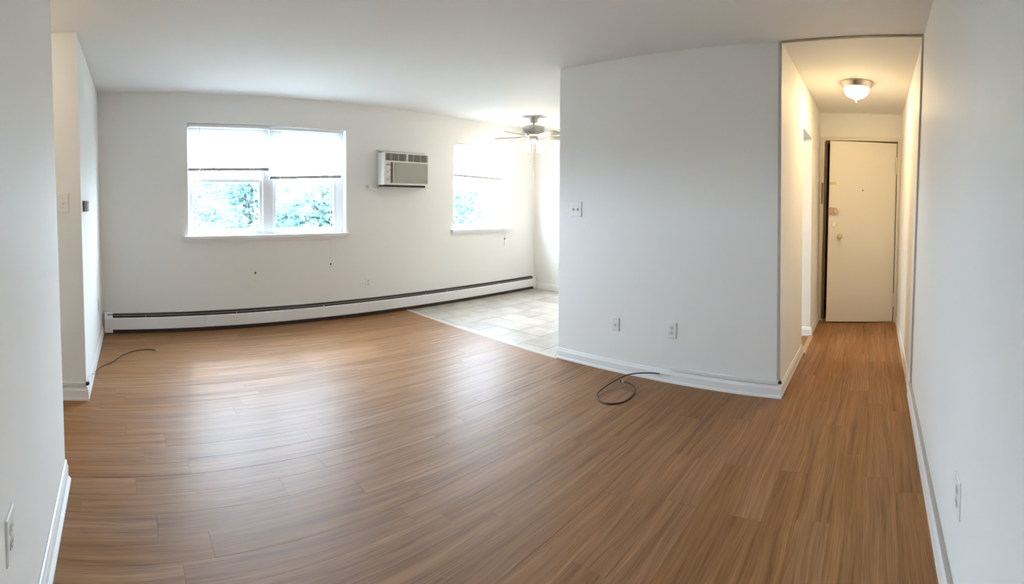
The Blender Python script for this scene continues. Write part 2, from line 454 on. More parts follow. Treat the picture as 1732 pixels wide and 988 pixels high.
baseboard('baseboard_hall', (P, QF + .001), (OPX0, hall_y(OPX0, 0)), (0, -1), PROF, (1, 0))
baseboard('baseboard_hall_far', (OPX1, hall_y(OPX1, 0)), (HE - .02, HF), (0, -1), PROF, (1, 0))
baseboard('baseboard_doorway', (OPX1, .645), (OPX1, .79), (-1, 0), PROF, (1, 1))
baseboard('baseboard_right', (NX, RY), (HE - .02, RY), (0, 1), PROF, (0, 0))
baseboard('baseboard_right_near', (NX, RY + .010), (3.42, RY + .010), (0, 1), [(0, 0), (.014, 0), (.012, .075), (.004, .098), (0, .1)])
baseboard('baseboard_dining', (D, .8), (D, W), (-1, 0), PROF)

# ------------------------------------------------------------------ windows
def bar_frame(m, x0, x1, z0, z1, y0, y1, s, t=None, b=None):
    t, b = t or s, b or s
    m.box(x0, y0, z0, x0 + s, y1, z1); m.box(x1 - s, y0, z0, x1, y1, z1)
    m.box(x0 + s, y0, z0, x1 - s, y1, z0 + b); m.box(x0 + s, y0, z1 - t, x1 - s, y1, z1)
def sash(root, x0, x1, z0, z1, y, s, t, b):
    m = MB(); bar_frame(m, x0, x1, z0, z1, y, y + .03, s, t, b)
    o = m.build('sash', VINYL, root, .003)
    MB().box(x0 + s - .004, y + .013, z0 + b - .004, x1 - s + .004, y + .017, z1 - t + .004).build('pane', GLASS, o)
def window(n, w, units):
    root = struct(empty('window_%d' % n, ((w['x0'] + w['x1']) / 2, W, w['z0'])))
    m = MB(); bar_frame(m, w['x0'], w['x1'], w['z0'], w['z1'], W + .075, W + .17, .022)
    m.build('frame', VINYL, root, .002)
    m = MB(); m.box(w['x0'] - .04, W - .045, w['z0'] - .03, w['x1'] + .03, W, w['z0'] + .002); m.box(w['x0'] + .001, W - .001, w['z0'] - .03, w['x1'] - .001, W + .09, w['z0'] + .002)
    m.box(w['x0'] - .025, W - .016, w['z0'] - .062, w['x1'] + .015, W, w['z0'] - .03)
    m.build('sill', TRIM, root, .003)
    for (x0, x1, zm) in units:
        sash(root, x0, x1, zm - .02, w['z1'] - .02, W + .122, .035, .035, .035)
        sash(root, x0, x1, w['z0'] + .02, zm + .02, W + .088, .036, .036, .045)
    return root
yp = W + .09
ml, mr = on_y(442, 350, yp).x, on_y(463, 350, yp).x
w1 = window(1, W1, [(on_y(320, 350, yp).x, ml + .012, on_y(380, 306, yp).z), (mr - .012, on_y(569, 350, yp).x, on_y(520, 309, yp).z)])
MB().box(ml + .012, W + .07, W1['z0'] + .02, mr - .012, W + .17, W1['z1'] - .02).build('mullion', VINYL, w1, .004)
MB().box(on_y(569, 350, yp).x, W + .08, W1['z0'] + .02, W1['x1'] - .02, W + .17, W1['z1'] - .02).build('side_jamb', VINYL, w1, .004)
w2 = window(2, W2, [(W2['x0'] + .02, on_y(852, 340, yp).x, on_y(800, 319, yp).z)])
MB().box(on_y(852, 340, yp).x, W + .08, W2['z0'] + .02, W2['x1'] - .02, W + .17, W2['z1'] - .02).build('side_jamb', VINYL, w2, .004)
for w in (W1, W2):       # portals: they only guide the sampling of the sky
    pl = bpy.data.lights.new('portal', 'AREA'); pl.shape = 'RECTANGLE'; pl.size, pl.size_y = w['x1'] - w['x0'], w['z1'] - w['z0']; pl.cycles.is_portal = True if hasattr(pl, 'cycles') else False
    po = bpy.data.objects.new('portal', pl); COL.objects.link(po)
    po.location = ((w['x0'] + w['x1']) / 2, W + WT + .03, (w['z0'] + w['z1']) / 2); po.rotation_euler = (-math.pi / 2, 0, 0)

# blinds: headrail, thin slats, bottom rail, wand, cord with tassel
def blind(label, x0, x1, z_top, z_left, z_right, wand_u, cord_u, cord_v, drop_v):
    root = thing('window_blind', label, 'blind', ((x0 + x1) / 2, W + .035, z_top), 'white slatted window blinds')
    MB().box(x0, W + .012, z_top - .034, x1, W + .05, z_top - .003).build('headrail', VINYL, root, .003)
    m = MB(); n = int((z_top - .045 - (z_left + z_right) / 2 - .01) / .0195)
    for i in range(n):
        t = i / n; c = .5 * .025
        za = z_top - .05 + (z_left + .02 - z_top + .05) * t; zb = z_top - .05 + (z_right + .02 - z_top + .05) * t
        v = []
        for xx, zz in ((x0 + .004, za), (x1 - .004, zb)):
            for q in (-1, 0, 1): v.append((xx, W + .032 + q * c * .42 + (0.0014 if q == 0 else 0), zz + q * c * .90))
        m.add(v, [(0, 3, 4, 1), (1, 4, 5, 2)])
    m.build('slats', SLAT, root, kind='stuff')
    m = MB(); h = .015
    m.hexa([(x0, W + .016, z_left - h), (x1, W + .016, z_right - h), (x1, W + .046, z_right - h), (x0, W + .046, z_left - h)],
           [(x0, W + .016, z_left + h), (x1, W + .016, z_right + h), (x1, W + .046, z_right + h), (x0, W + .046, z_left + h)])
    m.build('bottom_rail', RAILM, root, .002)
    xw = on_y(wand_u, 240, W).x
    MB().tube([(xw, W + .004, z_top - .03), (xw, W + .004, z_top - .75)], .004, 6).build('wand', VINYL, root)
    a = on_y(cord_u, cord_v, W - .055); b = on_y(cord_u, drop_v, W - .055)
    top = Vector((a.x, W + .006, z_top - .03))
    MB().tube([top, (a.x, W - .054, W1['z0'] + .03), a], .0022, 6).build('cord', PLATE, root)
    ts = MB(Matrix.Translation(b)); hh = a.z - b.z
    ts.lathe([(.008, 0), (.009, hh * .2), (.006, hh * .8), (.003, hh)], 10); ts.build('tassel', PLATE, root)
    MB(Matrix.Translation(a)).lathe([(.0075, -.008), (.0085, .004), (.004, .014)], 10).build('cord_bell', HEATD, root)
xm = (on_y(452, 290, W + .03).x + on_y(458, 290, W + .03).x) / 2
blind('white slatted blind on the left half of the double window', W1['x0'] + .006, xm - .004, W1['z1'], on_y(318, 287, W + .03).z, on_y(450, 286.5, W + .03).z, 338, 432, 462, 478)
blind('white slatted blind hanging lower, on the right half of the double window', xm + .004, W1['x1'] - .05, W1['z1'] - .004, on_y(459, 301, W + .03).z, on_y(577, 299, W + .03).z, 474, 559.5, 447, 462)
blind('white slatted blind on the single window beside the ceiling fan', W2['x0'] + .004, W2['x1'] - .085, W2['z1'] - .004, on_y(767, 296, W + .03).z, on_y(853, 304, W + .03).z, 784, 853.5, 404, 416)

# ------------------------------------------------------------------ air conditioner in the window wall
ac = thing('air_conditioner', 'beige through-wall air conditioner with dark vents between the two windows', 'air conditioner', ((AX0 + AX1) / 2, W, AZ0))
m = MB(); bar_frame(m, 2.912, 3.604, 1.497, 1.942, W - .022, W, .024); m.build('wall_sleeve', ACS, ac, .003)
MB().box(AX0 + .002, W - .03, AZ0 + .002, AX1 - .002, W + WT + .02, AZ1 - .002).build('chassis', ACD, ac)
FX0, FX1, FY, FZ0, FZ1 = 2.918, 3.553, W - .165, 1.528, 1.908
m = MB(); fy2 = W - .018
m.box(FX0, FY + .012, FZ0, FX0 + .018, fy2, FZ1); m.box(FX1 - .018, FY + .012, FZ0, FX1, fy2, FZ1)
m.box(FX0 + .018, FY + .012, FZ0, FX1 - .018, fy2, FZ0 + .016); m.box(FX0 + .018, FY + .012, FZ1 - .014, FX1 - .018, fy2, FZ1)
m.box(FX0 + .018, FY + .05, FZ0 + .016, FX1 - .018, FY + .06, FZ1 - .014)
m.build('front_housing', ACW, ac, .006)
fw, fh = FX1 - FX0, FZ1 - FZ0
def fx(t): return FX0 + fw * t
def fz(t): return FZ1 - fh * t
m = MB()                                          # bezel bars between the openings
m.box(fx(.0), FY, fz(1), fx(.03), FY + .014, fz(0)); m.box(fx(.985), FY, fz(1), fx(1), FY + .014, fz(0))
m.box(fx(.03), FY, fz(.035), fx(.985), FY + .014, fz(0)); m.box(fx(.03), FY, fz(1), fx(.985), FY + .014, fz(.945))
m.box(fx(.03), FY, fz(.305), fx(.985), FY + .014, fz(.255)); m.box(fx(.487), FY, fz(.255), fx(.528), FY + .014, fz(.035))
m.build('bezel', ACW, ac, .002)
for a, b in ((.03, .487), (.528, .985)):
    v = MB().box(fx(a), FY + .03, fz(.255), fx(b), FY + .036, fz(.035)).build('air_vent', ACD, ac)
    m = MB()
    for i in range(1, 5): m.box(fx(a), FY + .004, fz(.035 + .22 * i / 5) - .0010, fx(b), FY + .012, fz(.035 + .22 * i / 5) + .0010)
    for i in range(1, 14):
        wv = .0040 if i in (4, 9) else .0008
        xx = fx(a) + (fx(b) - fx(a)) * i / 14; m.box(xx - wv, FY + .006, fz(.255), xx + wv, FY + .014, fz(.035))
    m.build('louvre_grid', ACG, v, kind='stuff')
g = MB().box(fx(.205), FY + .010, fz(.945), fx(.985), FY + .016, fz(.305)).build('intake_grille', ACG, ac)
m = MB()
for i in range(60):
    xx = fx(.207) + (fx(.983) - fx(.207)) * i / 59; m.box(xx - .0016, FY + .003, fz(.94), xx + .0016, FY + .0105, fz(.31))
m.build('grille_ribs', ACG, g, kind='stuff')
cp = MB().box(fx(.035), FY + .012, fz(.945), fx(.150), FY + .018, fz(.305)).build('control_panel', ACW, ac)
MB().box(fx(.155), FY + .018, fz(.945), fx(.200), FY + .022, fz(.305)).build('panel_recess', RECESS, ac)
MB().box(fx(.195), FY, fz(.945), fx(.207), FY + .014, fz(.305)).build('grille_edge', ACW, ac)
MB().box(fx(.05), FY + .008, fz(.395), fx(.145), FY + .0125, fz(.375)).build('display_slot', HEATD, cp)
for t in (.60, .83):
    MB(wallframe((fx(.085), FY + .0125, fz(t)), (1, 0, 0), (0, -1, 0))).lathe([(.016, 0), (.015, .010), (.012, .012)], 16).build('dial', ACS, cp)
for t in (.55, .77):
    MB().box(fx(.11), FY + .009, fz(t) - .002, fx(.15), FY + .0125, fz(t) + .002).build('panel_mark', HEATD, cp)
MB().box(2.93, W - .13, 1.494, 3.56, W - .004, 1.504).build('drip_tray', ACS, ac, .002)
MB().box(2.935, W - .132, 1.504, 3.53, W - .024, 1.529).build('tray_gap_shade', ACD, ac)  # solid dark box painted as the shade between tray and housing
pp = on_y(621, 316, W)
plug = thing('power_cord', 'round plug with pale cord at the wall left of the air conditioner', 'cord', (pp.x, W, pp.z))
M_ = wallframe((pp.x, W, pp.z), (1, 0, 0), (0, -1, 0))
MB(M_).lathe([(.020, 0), (.020, .012), (.015, .028), (.006, .032)], 18).build('plug', ACS, plug)
MB().tube(smooth_path([(pp.x + .01, W - .026, pp.z - .01), (2.84, W - .03, 1.462), (2.96, W - .05, 1.452), (3.08, W - .07, 1.475), (3.14, W - .075, 1.489)], 6), .004, 6).build('cord', PLATE, plug)

# ------------------------------------------------------------------ baseboard heater under the windows
hx0, hx1, hd = LX0 + .022, 5.71, .075
ht = thing('baseboard_heater', 'long white baseboard heater along the foot of the window wall', 'heater', ((hx0 + hx1) / 2, W, 0))
MB().box(hx0, W - .006, .012, hx1, W - .0008, .200).build('back_panel', HEATW, ht)
MB().box(hx0 + .03, W - .050, .012, hx1 - .03, W - .007, .193).build('fin_slot_shade', HEATD, ht)  # solid dark box at the fins, painted as the shade in the top slot
MB().box(hx0 + .03, W - hd + .010, .001, hx1 - .03, W - .051, .049).build('toe_shadow', HEATD, ht)  # dark strip painted as the shade below the covers
m = MB(); m.hexa([(hx0 + .08, W - .014, .196), (hx1 - .05, W - .014, .196), (hx1 - .05, W - .006, .199), (hx0 + .08, W - .006, .199)],
       [(hx0 + .08, W - .014, .202), (hx1 - .05, W - .014, .202), (hx1 - .05, W - .006, .205), (hx0 + .08, W - .006, .205)])
m.build('top_lip', HEATW, ht)
m = MB(); m.tube([(hx0 + .09, W - .056, .181), (hx1 - .06, W - .056, .176)], .0026, 6); m.build('damper', FIN, ht)
joint = [hx0 + .085, .86, 2.76, 4.27, hx1 - .055]
for a, b in zip(joint[:-1], joint[1:]):
    pr = [(W - .052, .152), (W - .058, .160), (W - hd + .004, .157), (W - hd, .150), (W - hd, .046), (W - hd + .006, .040), (W - hd + .009, .043), (W - hd + .004, .05), (W - hd + .004, .147)]
    k = len(pr); v = [(xx, y, z) for xx in (a + .0008, b - .0008) for y, z in pr]
    MB().add(v, [tuple(range(k)), tuple(range(2 * k - 1, k - 1, -1))] + [(i, (i + 1) % k, k + (i + 1) % k, k + i) for i in range(k)]).build('front_cover', HEATW, ht)
for a, b in ((hx0, hx0 + .085), (hx1 - .055, hx1)):
    pr = [(W, .205), (W - .035, .203), (W - .066, .168), (W - hd - .004, .15), (W - hd - .004, .012), (W, .012)]
    k = len(pr); v = [(xx, y, z) for xx in (a, b) for y, z in pr]
    MB().add(v, [tuple(range(k)), tuple(range(2 * k - 1, k - 1, -1))] + [(i, (i + 1) % k, k + (i + 1) % k, k + i) for i in range(k)]).build('end_cap', HEATW, ht, .002)
for xx in (.25, 1.2, 2.2, 3.6, 3.95, 4.9):
    MB().box(xx, W - hd + .010, .160, xx + .006, W - .050, .176).build('bracket', FIN, ht)

# ------------------------------------------------------------------ plates on the walls
def screw(M_, parent, y, x=0, z=.0058):
    MB(M_).disc(x, y, .0032, .0032, z - .002, z + .0006, 10).build('screw', SCREW, parent)
def outlet(M_, label, group='duplex outlets'):
    o = thing('wall_outlet', label, 'outlet', M_.translation, group)
    MB(M_).plate(.073, .117, .006, .004).build('cover_plate', PLATE, o)
    for s in (1, -1):
        r = MB(M_).disc(0, s * .0195, .0165, .0165, .003, .0078, 18, .0135).build('receptacle', PLATE2, o)
        m = MB(M_)
        for xx, hh in ((-.0062, .0045), (.0062, .0037)): m.box(xx - .0013, s * .0195 + .0025 - hh, .0070, xx + .0013, s * .0195 + .0025 + hh, .0082)
        m.disc(0, s * .0195 - .0085, .0024, .0024, .0070, .0082, 8); m.build('slots', DARK, r)
    screw(M_, o, 0); return o
def switch(M_, label, gangs=1, w=.073, h=.117):
    o = thing('light_switch', label, 'switch', M_.translation, 'toggle light switches')
    MB(M_).plate(w, h, .006, .005).build('cover_plate', PLATE, o)
    for g in range(gangs):
        cx = (g - (gangs - 1) / 2) * .046
        MB(M_).box(cx - .006, -.013, .005, cx + .006, .013, .0064).build('switch_collar', PLATE2, o)
        m = MB(M_ @ Matrix.Translation((cx, 0, .006)) @ Matrix.Rotation(math.radians(28), 4, 'X')); m.box(-.0042, -.008, -.003, .0042, .008, .013); m.build('toggle', PLATE, o, .0015)
        for y in (.030, -.030): screw(M_, o, y, cx)
    return o
FBACK, FPART, FRIGHT, FLEFT, FJOG = ((1, 0, 0), (0, -1, 0)), ((0, -1, 0), (-1, 0, 0)), ((-1, 0, 0), (0, 1, 0)), ((0, 1, 0), (1, 0, 0)), ((1, 0, 0), (0, -1, 0))
p = on_y(622.3, 478, W); outlet(wallframe((p.x, W, p.z), *FBACK), 'white outlet on the window wall below the air conditioner')
p = on_x(1136.8, 559, P); outlet(wallframe((P, p.y, p.z), *FPART), 'white duplex outlet low on the partition wall, right of the cable plate')
p = on_y(1621.5, 839, RY); outlet(wallframe((p.x, RY, p.z), *FRIGHT), 'white outlet low on the right-hand wall, seen edge on')
p = on_x(946.5, 450, D); outlet(wallframe((D, p.y, p.z), *FPART), 'pale outlet on the dining end wall beside the partition edge')
nxz = NX + (NXT - NX) * .53 / CH
p = on_x(15, 905, nxz); outlet(wallframe((nxz, p.y, p.z), *FLEFT), 'white outlet on the near left wall, cut off by the left edge')
p = on_x(163, 515, -.2); outlet(wallframe((-.199, 4.43, .39), (.03, 1, 0), (1, -.03, 0)), 'small white outlet on the short left wall near the heater')
p = on_y(106.5, 343, JY); switch(wallframe((p.x, JY, p.z), *FJOG), 'single light switch on the wall stub beside the left passage', 1, .082, .134)
p = on_x(974, 354, P); switch(wallframe((P, p.y, p.z), *FPART), 'double light switch high on the partition wall', 2, .122, .126)
p = on_x(1041, 548, P); M_ = wallframe((P, p.y, p.z), *FPART)
o = thing('cable_plate', 'white cable socket plate low on the partition wall', 'wall plate', M_.translation)
MB(M_).plate(.072, .106, .006, .004).build('cover_plate', PLATE, o)
MB(M_).lathe([(.0065, .004), (.0065, .010), (.0048, .0105), (.0048, .019), (.002, .019)], 12).build('socket', SCREW, o)
MB(M_).tube([(0, 0, .016), (.006, -.004, .030), (.020, -.008, .034)], .003, 6).build('cable_stub', SCREW, o)
for y in (.041, -.041): screw(M_, o, y)
# thermostat on the short left wall
z = height_at(143, 349, -.2, 3.34)
th = thing('thermostat', 'small grey wall thermostat on the short left wall by the corner', 'thermostat', (-.25, 3.34, z))
xw = JX0 + (JX1 - JX0) * z / CH + .001
MB().box(xw, 3.285, z - .04, xw + .006, 3.395, z + .04).build('wall_plate', PLATE, th)
MB().box(xw + .006, 3.292, z - .037, xw + .013, 3.388, z + .037).build('vent_gap', DARK, th)
MB().box(xw + .013, 3.29, z - .037, xw + .032, 3.39, z + .037).build('body', RACE, th, .002)
MB().box(xw + .032, 3.292, z - .035, xw + .045, 3.388, z + .035).build('cover', PLATE, th, .003)

# ------------------------------------------------------------------ cable raceways and cables
def raceway(label, pts_lo, pts_hi, m):
    return tag(MB().hexa(pts_lo, pts_hi).build('cable_raceway', m), label, 'raceway')
def rbox(label, a, b, m): return tag(MB().box(*a, *b).build('cable_raceway', m, None, .002), label, 'raceway')
ys_ = on_x(1133, 634, P - .012).y
rbox('pale cable channel on top of the partition baseboard', (P - .013, QF + .004, .094), (P - .0005, ys_, .118), RACEL)
m = MB(); m.hexa([(P - .014, QF - .002, .128), (P, QF - .002, .128), (P, QF + .018, .128), (P - .014, QF + .018, .128)],
       [(P - .014, QC - .002, CH), (P, QC - .002, CH), (P, QC + .018, CH), (P - .014, QC + .018, CH)])
tag(m.build('cable_raceway', RACE), 'grey cable channel up the hall corner of the partition', 'raceway')
c1 = on_z(1563, 60, CH)
m = MB(); m.hexa([(P - .020, QC - .004, CH - .010), (c1.x - .02, RY + .006, CH - .010), (c1.x + .004, RY + .006, CH - .010), (P + .004, QC - .004, CH - .010)],
       [(P - .020, QC - .004, CH - .0005), (c1.x - .02, RY + .006, CH - .0005), (c1.x + .004, RY + .006, CH - .0005), (P + .004, QC - .004, CH - .0005)])
tag(m.build('cable_raceway', RACEB), 'brownish cable channel across the ceiling at the hall mouth', 'raceway')
c2 = on_y(1538.5, 652, RY + .012)
m = MB(); m.hexa([(c2.x - .030, RY + .0005, .112), (c2.x - .002, RY + .0005, .112), (c2.x - .002, RY + .013, .112), (c2.x - .030, RY + .013, .112)],
       [(c1.x - .022, RY + .0005, CH - .011), (c1.x + .006, RY + .0005, CH - .011), (c1.x + .006, RY + .013, CH - .011), (c1.x - .022, RY + .013, CH - .011)])
tag(m.build('cable_raceway', RACE), 'grey cable channel up the right wall at the hall mouth', 'raceway')
rbox('grey cable channel along the top of the right baseboard', (NX + .01, RY + .0005, .1025), (c2.x - .002, RY + .016, .124), RACE)
rbox('pale cable channel above the baseboard of the wall stub', (-1.2, JY - .013, .096), (JX0 - .004, JY - .0005, .122), RACEL)
def clip(label, c, r=.011):
    o = thing('cable_clip', label, 'clip', c)
    MB(Matrix.Translation(c)).box(-.009, -.012, -.008, .009, .012, .008).build('clip_body', DARK, o, .003)
    MB(Matrix.Translation(c)).box(-.014, -.004, -.004, .014, .004, .014).build('clip_tab', DARK, o, .002)
clip('black cable clip at the hall corner of the partition baseboard', Vector((P - .012, QF - .004, .112)))
clip('black cable clip at the corner of the wall stub by the left passage', Vector((JX0 + .006, JY - .004, .110)))
# looped cable on the floor before the partition
px_loop = [(1116, 632.5, .085), (1096, 631, .090), (1064, 633.5, .075), (1035, 647, .040), (1014, 662, .012), (1010, 672, .006), (1020, 681, .004), (1036, 683, .004), (1056, 679, .004), (1070, 669, .006), (1074, 661, .012), (1070, 652, .020), (1061, 647.5, .026), (1056, 646.3, .028)]
pts = [on_z(u, v, z) for u, v, z in px_loop]
for p_ in pts[:3]: p_.x = min(p_.x, P - .022)
pts[0] = on_x(1116, 632.5, P - .018); pts[1] = on_x(1096, 631, P - .05); pts[2] = on_x(1064, 633.5, P - .16); pts[3] = on_x(1035, 647, P - .30)
loop = thing('coax_cable', 'black cable in a loop on the wood floor before the partition', 'cable', (2.9, 1.7, 0))
MB().tube(smooth_path(pts), .0048, 8).build('cable', CABLE, loop)
MB().tube([pts[-1], pts[-1] + (pts[-1] - pts[-2]).normalized() * .022], .0065, 8).build('connector', SCREW, loop)
MB().tube([pts[-1] + (pts[-1] - pts[-2]).normalized() * .022, pts[-1] + (pts[-1] - pts[-2]).normalized() * .034], .0075, 6).build('connector_nut', DARK, loop)
e = on_x(1133, 635.3, P - .016)
MB().tube([pts[0], (pts[0] + e) / 2 + Vector((0, 0, .002)), e], .0048, 8).build('painted_length', CABLEW, loop)
# the other cable, from the left corner out over the floor
px_l = [(158.5, 630.5, .075), (166, 624, .055), (175, 618.5, .030), (190, 612, .010), (205, 602, .005), (222, 595, .005), (240, 591.5, .005), (255, 591, .008), (263, 592.5, .012)]
pts = [on_z(u, v, z) for u, v, z in px_l]
lc = thing('coax_cable', 'black cable curving out on the floor from the short left wall', 'cable', (.1, 4.2, 0))
pts[0].x = max(pts[0].x, -.195)
MB().tube(smooth_path(pts), .0048, 8).build('cable', CABLE, lc)
MB().tube([pts[-1], pts[-1] + Vector((.02, -.012, 0))], .006, 8).build('connector', SCREW, lc)
MB().tube(smooth_path([(JX0 + .012, JY + .03, .118), (JX0 + .014, JY + .2, .100), (pts[0].x - .006, (pts[0].y + JY + .2) / 2, .090), tuple(pts[0])], 6), .0048, 8).build('painted_length', CABLEW, lc)

# ------------------------------------------------------------------ front door at the end of the hall
dr = struct(empty('door_1', (HE, .2, 0)))
yl, yr, zt = on_x(1397, 300, HE).y, on_x(1513.5, 400, HE).y, 2.118
FL, FR = on_x(1388.5, 300, HE).y, on_x(1522, 250, HE).y      # outer edges of the frame
m = MB()
m.box(HE, FL, -.03, HE + .12, .80, CH + .05); m.box(HE, RY - .02, -.03, HE + .12, FR, CH + .05); m.box(HE, FR, zt + .05, HE + .12, FL, CH + .05)
struct(m.build('wall_hall_end', PAINT))
m = MB()
m.box(HE - .018, yl + .012, 0, HE + .10, FL + .004, zt + .055); m.box(HE - .018, FR - .004, 0, HE + .10, yr - .006, zt + .055); m.box(HE - .018, yr - .006, zt + .012, HE + .10, yl + .012, zt + .055)
m.build('door_frame', FRAMEP, dr, .003)
m = MB(); m.box(HE + .03, yl - .012, 0, HE + .06, yl + .012, zt + .012); m.box(HE + .03, yr - .006, 0, HE + .06, yr + .02, zt + .012); m.box(HE + .03, yr + .02, zt - .01, HE + .06, yl - .012, zt + .012)
m.build('door_stop', FRAMEB, dr)
MB().box(HE - .0185, yl + .0125, .02, HE - .0165, yl + .022, zt).build('bare_edge', FRAMEB, dr)
z0, z1 = height_at(1393.5, 345, HE, .61), height_at(1393.5, 309, HE, .61)
MB().box(HE - .021, FL - .030, z0, HE - .017, FL - .012, z1).build('strike_plate', FRAMEB, dr)
MB().box(HE - .02, yr, -.002, HE + .12, yl + .012, .010).build('door_sill', REDUCER, dr)
# the leaf stands ajar, hinged on the right
hy = yr; hinge = Vector((HE - .012, hy, 0)); lat = Vector((5.545, .548, 0))
ax = (lat - hinge); dw = ax.length; ang = math.atan2(ax.y, ax.x)
nrm = Vector((-ax.y, ax.x, 0)).normalized()
if nrm.x > 0: nrm = -nrm                                        # faces the hall
LM = Matrix(((ax.x / dw, 0, nrm.x, hinge.x), (ax.y / dw, 0, nrm.y, hinge.y), (0, 1, 0, 0), (0, 0, 0, 1)))   # local x from hinge to latch, y up, z towards the room
leaf = MB(LM).box(.004, .014, -.042, dw, 2.110, 0).build('door_leaf', DOORP, dr, .002)
def leaf_xy(u, v):
    d = ray(u, v); t = ((hinge - EYE).dot(nrm)) / d.dot(nrm); q = EYE + d * t
    return (q - hinge).dot(ax) / dw, q.z
def leafpart(name, u, v, fn, m, par=leaf):
    x, y = leaf_xy(u, v); mb = MB(LM @ Matrix.Translation((x, y, 0))); fn(mb); return mb.build(name, m, par)
leafpart('door_knob', 1420, 400, lambda b: b.lathe([(.031, 0), (.031, .006), (.013, .010), (.012, .03), (.024, .042), (.028, .055), (.024, .068), (.010, .072)], 20), BRASS)
leafpart('deadbolt', 1410.3, 380, lambda b: (b.lathe([(.030, 0), (.030, .008), (.024, .016), (.010, .017)], 20), b.box(-.004, -.016, .016, .004, .016, .028)), PLATE)
leafpart('rim_lock', 1407.5, 356.5, lambda b: b.box(-.040, -.036, 0, .046, .036, .028), COPPER)
leafpart('rim_lock_knob', 1413, 356.5, lambda b: b.lathe([(.030, .02), (.030, .038), (.026, .045), (.012, .045)], 18), COPPER)
for du, dv in ((1401.5, 354), (1401.5, 359.5), (1405, 351.5), (1405, 361.5)):
    leafpart('lock_screw', du, dv, lambda b: b.disc(0, 0, .005, .005, .026, .0295, 8), DARK)
leafpart('chain_plate', 1409, 310, lambda b: (b.box(-.040, -.015, 0, .040, .015, .004), b.box(-.038, -.006, .004, .038, .006, .009)), BRASS)
leafpart('door_viewer', 1459.3, 322.3, lambda b: b.lathe([(.008, 0), (.008, .004), (.004, .005)], 12), HEATD)
xe = dw
for zc in (height_at(1400, 380, 5.55, .55), height_at(1400, 403, 5.55, .55)):
    MB(LM).box(dw - .001, zc - .03, -.034, dw + .0015, zc + .03, -.008).build('latch_plate', BRASS, leaf)
MB(LM).box(dw - .001, .03, -.041, dw + .0008, 2.09, -.030).build('worn_edge', FRAMEB, leaf)
for u0, v0, v1 in ((1515.5, 267, 295), (1511, 495, 518)):
    za, zb = height_at(u0, v1, HE, yr), height_at(u0, v0, HE, yr)
    hg = MB().tube([(HE - .028, yr + .002, za), (HE - .028, yr + .002, zb)], .010, 10).build('hinge', FRAMEP, dr)
    MB().box(HE - .0215, yr - .030, za, HE - .018, yr, zb).build('hinge_leaf', FRAMEP, hg)
# outer corridor behind the leaf
m = MB(); m.box(HE + .12, RY - .15, -.03, HE + 1.5, RY - .05, CH + .05); m.box(HE + .12, .80, -.03, HE + 1.5, .9, CH + .05); m.box(HE + 1.4, RY - .1, -.03, HE + 1.5, .85, CH + .05)
struct(m.build('wall_corridor', EXTW))

# ------------------------------------------------------------------ hall ceiling light
def bowl_mat():
    # glow raised by face normal: extra downward light added, flanks kept dim
    def f(N, L):
        g = N.new('ShaderNodeNewGeometry'); sp = N.new('ShaderNodeSeparateXYZ'); L.new(g.outputs['Normal'], sp.inputs[0])
        m1 = N.new('ShaderNodeMath'); m1.operation = 'MULTIPLY_ADD'; m1.use_clamp = False; m1.inputs[1].default_value = -1.9; m1.inputs[2].default_value = -.72
        L.new(sp.outputs[2], m1.inputs[0])
        m2 = N.new('ShaderNodeMath'); m2.operation = 'MAXIMUM'; m2.inputs[1].default_value = .035; L.new(m1.outputs[0], m2.inputs[0])
        m3 = N.new('ShaderNodeMath'); m3.operation = 'MULTIPLY'; m3.inputs[1].default_value = HALL_LAMP * 2.4; L.new(m2.outputs[0], m3.inputs[0])
        e = N.new('ShaderNodeEmission'); e.inputs[0].default_value = (1, .72, .38, 1); L.new(m3.outputs[0], e.inputs[1]); return e.outputs[0]
    return mixshader('hall lamp glass', f)
lp = on_z(1450, 141, CH)
LX, LY = 4.325, .203
cl = thing('ceiling_light', 'lit frosted bowl ceiling light with nickel rim in the hall', 'ceiling light', (LX, LY, CH))
T = Matrix.Translation((LX, LY, CH))
MB(T).lathe([(.150, 0), (.150, -.006), (.142, -.012), (.139, -.02), (.124, -.045), (.120, -.050), (.110, -.050), (.110, -.02)], 36, cap=False).build('rim', NICKEL, cl)
MB(T).lathe([(.118, -.044), (.117, -.060), (.108, -.085), (.090, -.108), (.066, -.124), (.040, -.134), (.024, -.145), (.018, -.150)], 36).build('bowl', bowl_mat(), cl)
MB(T).lathe([(.016, -.149), (.017, -.154), (.007, -.158), (.006, -.166), (.009, -.172), (.004, -.180)], 14).build('finial', BRASS, cl)

# ------------------------------------------------------------------ ceiling fan over the dining area
FXc, FYc = 4.795, 4.144
fan = thing('ceiling_fan', 'brushed nickel ceiling fan with dark blades and lit tulip lamps', 'ceiling fan', (FXc, FYc, CH))
T = Matrix.Translation((FXc, FYc, 0))
def fz_(v): return height_at(903, v, FXc, FYc)
MB(T).lathe([(.075, CH), (.074, CH - .012), (.055, CH - .035), (.050, fz_(206.5)), (.030, fz_(208))], 28).build('canopy', NICKEL, fan)
MB(T).lathe([(.013, fz_(206)), (.013, fz_(215))], 14).build('downrod', NICKEL, fan)
zt_, zb_ = fz_(213.5), fz_(231)
MB(T).lathe([(.04, zt_ + .004), (.11, zt_), (.142, zt_ - .012), (.146, zt_ - .03), (.146, zb_ + .03), (.135, zb_ + .010), (.10, zb_), (.05, zb_)], 40).build('motor_housing', NICKEL, fan)
MB(T).lathe([(.055, zb_), (.055, zb_ - .03), (.042, zb_ - .05), (.03, zb_ - .085), (.012, zb_ - .10)], 24).build('light_kit', NICKEL, fan)
view = Vector((FXc, FYc, 0)).normalized(); right = Vector((view.y, -view.x, 0))
base = math.atan2(right.y, right.x)
zbl = zb_ - .004
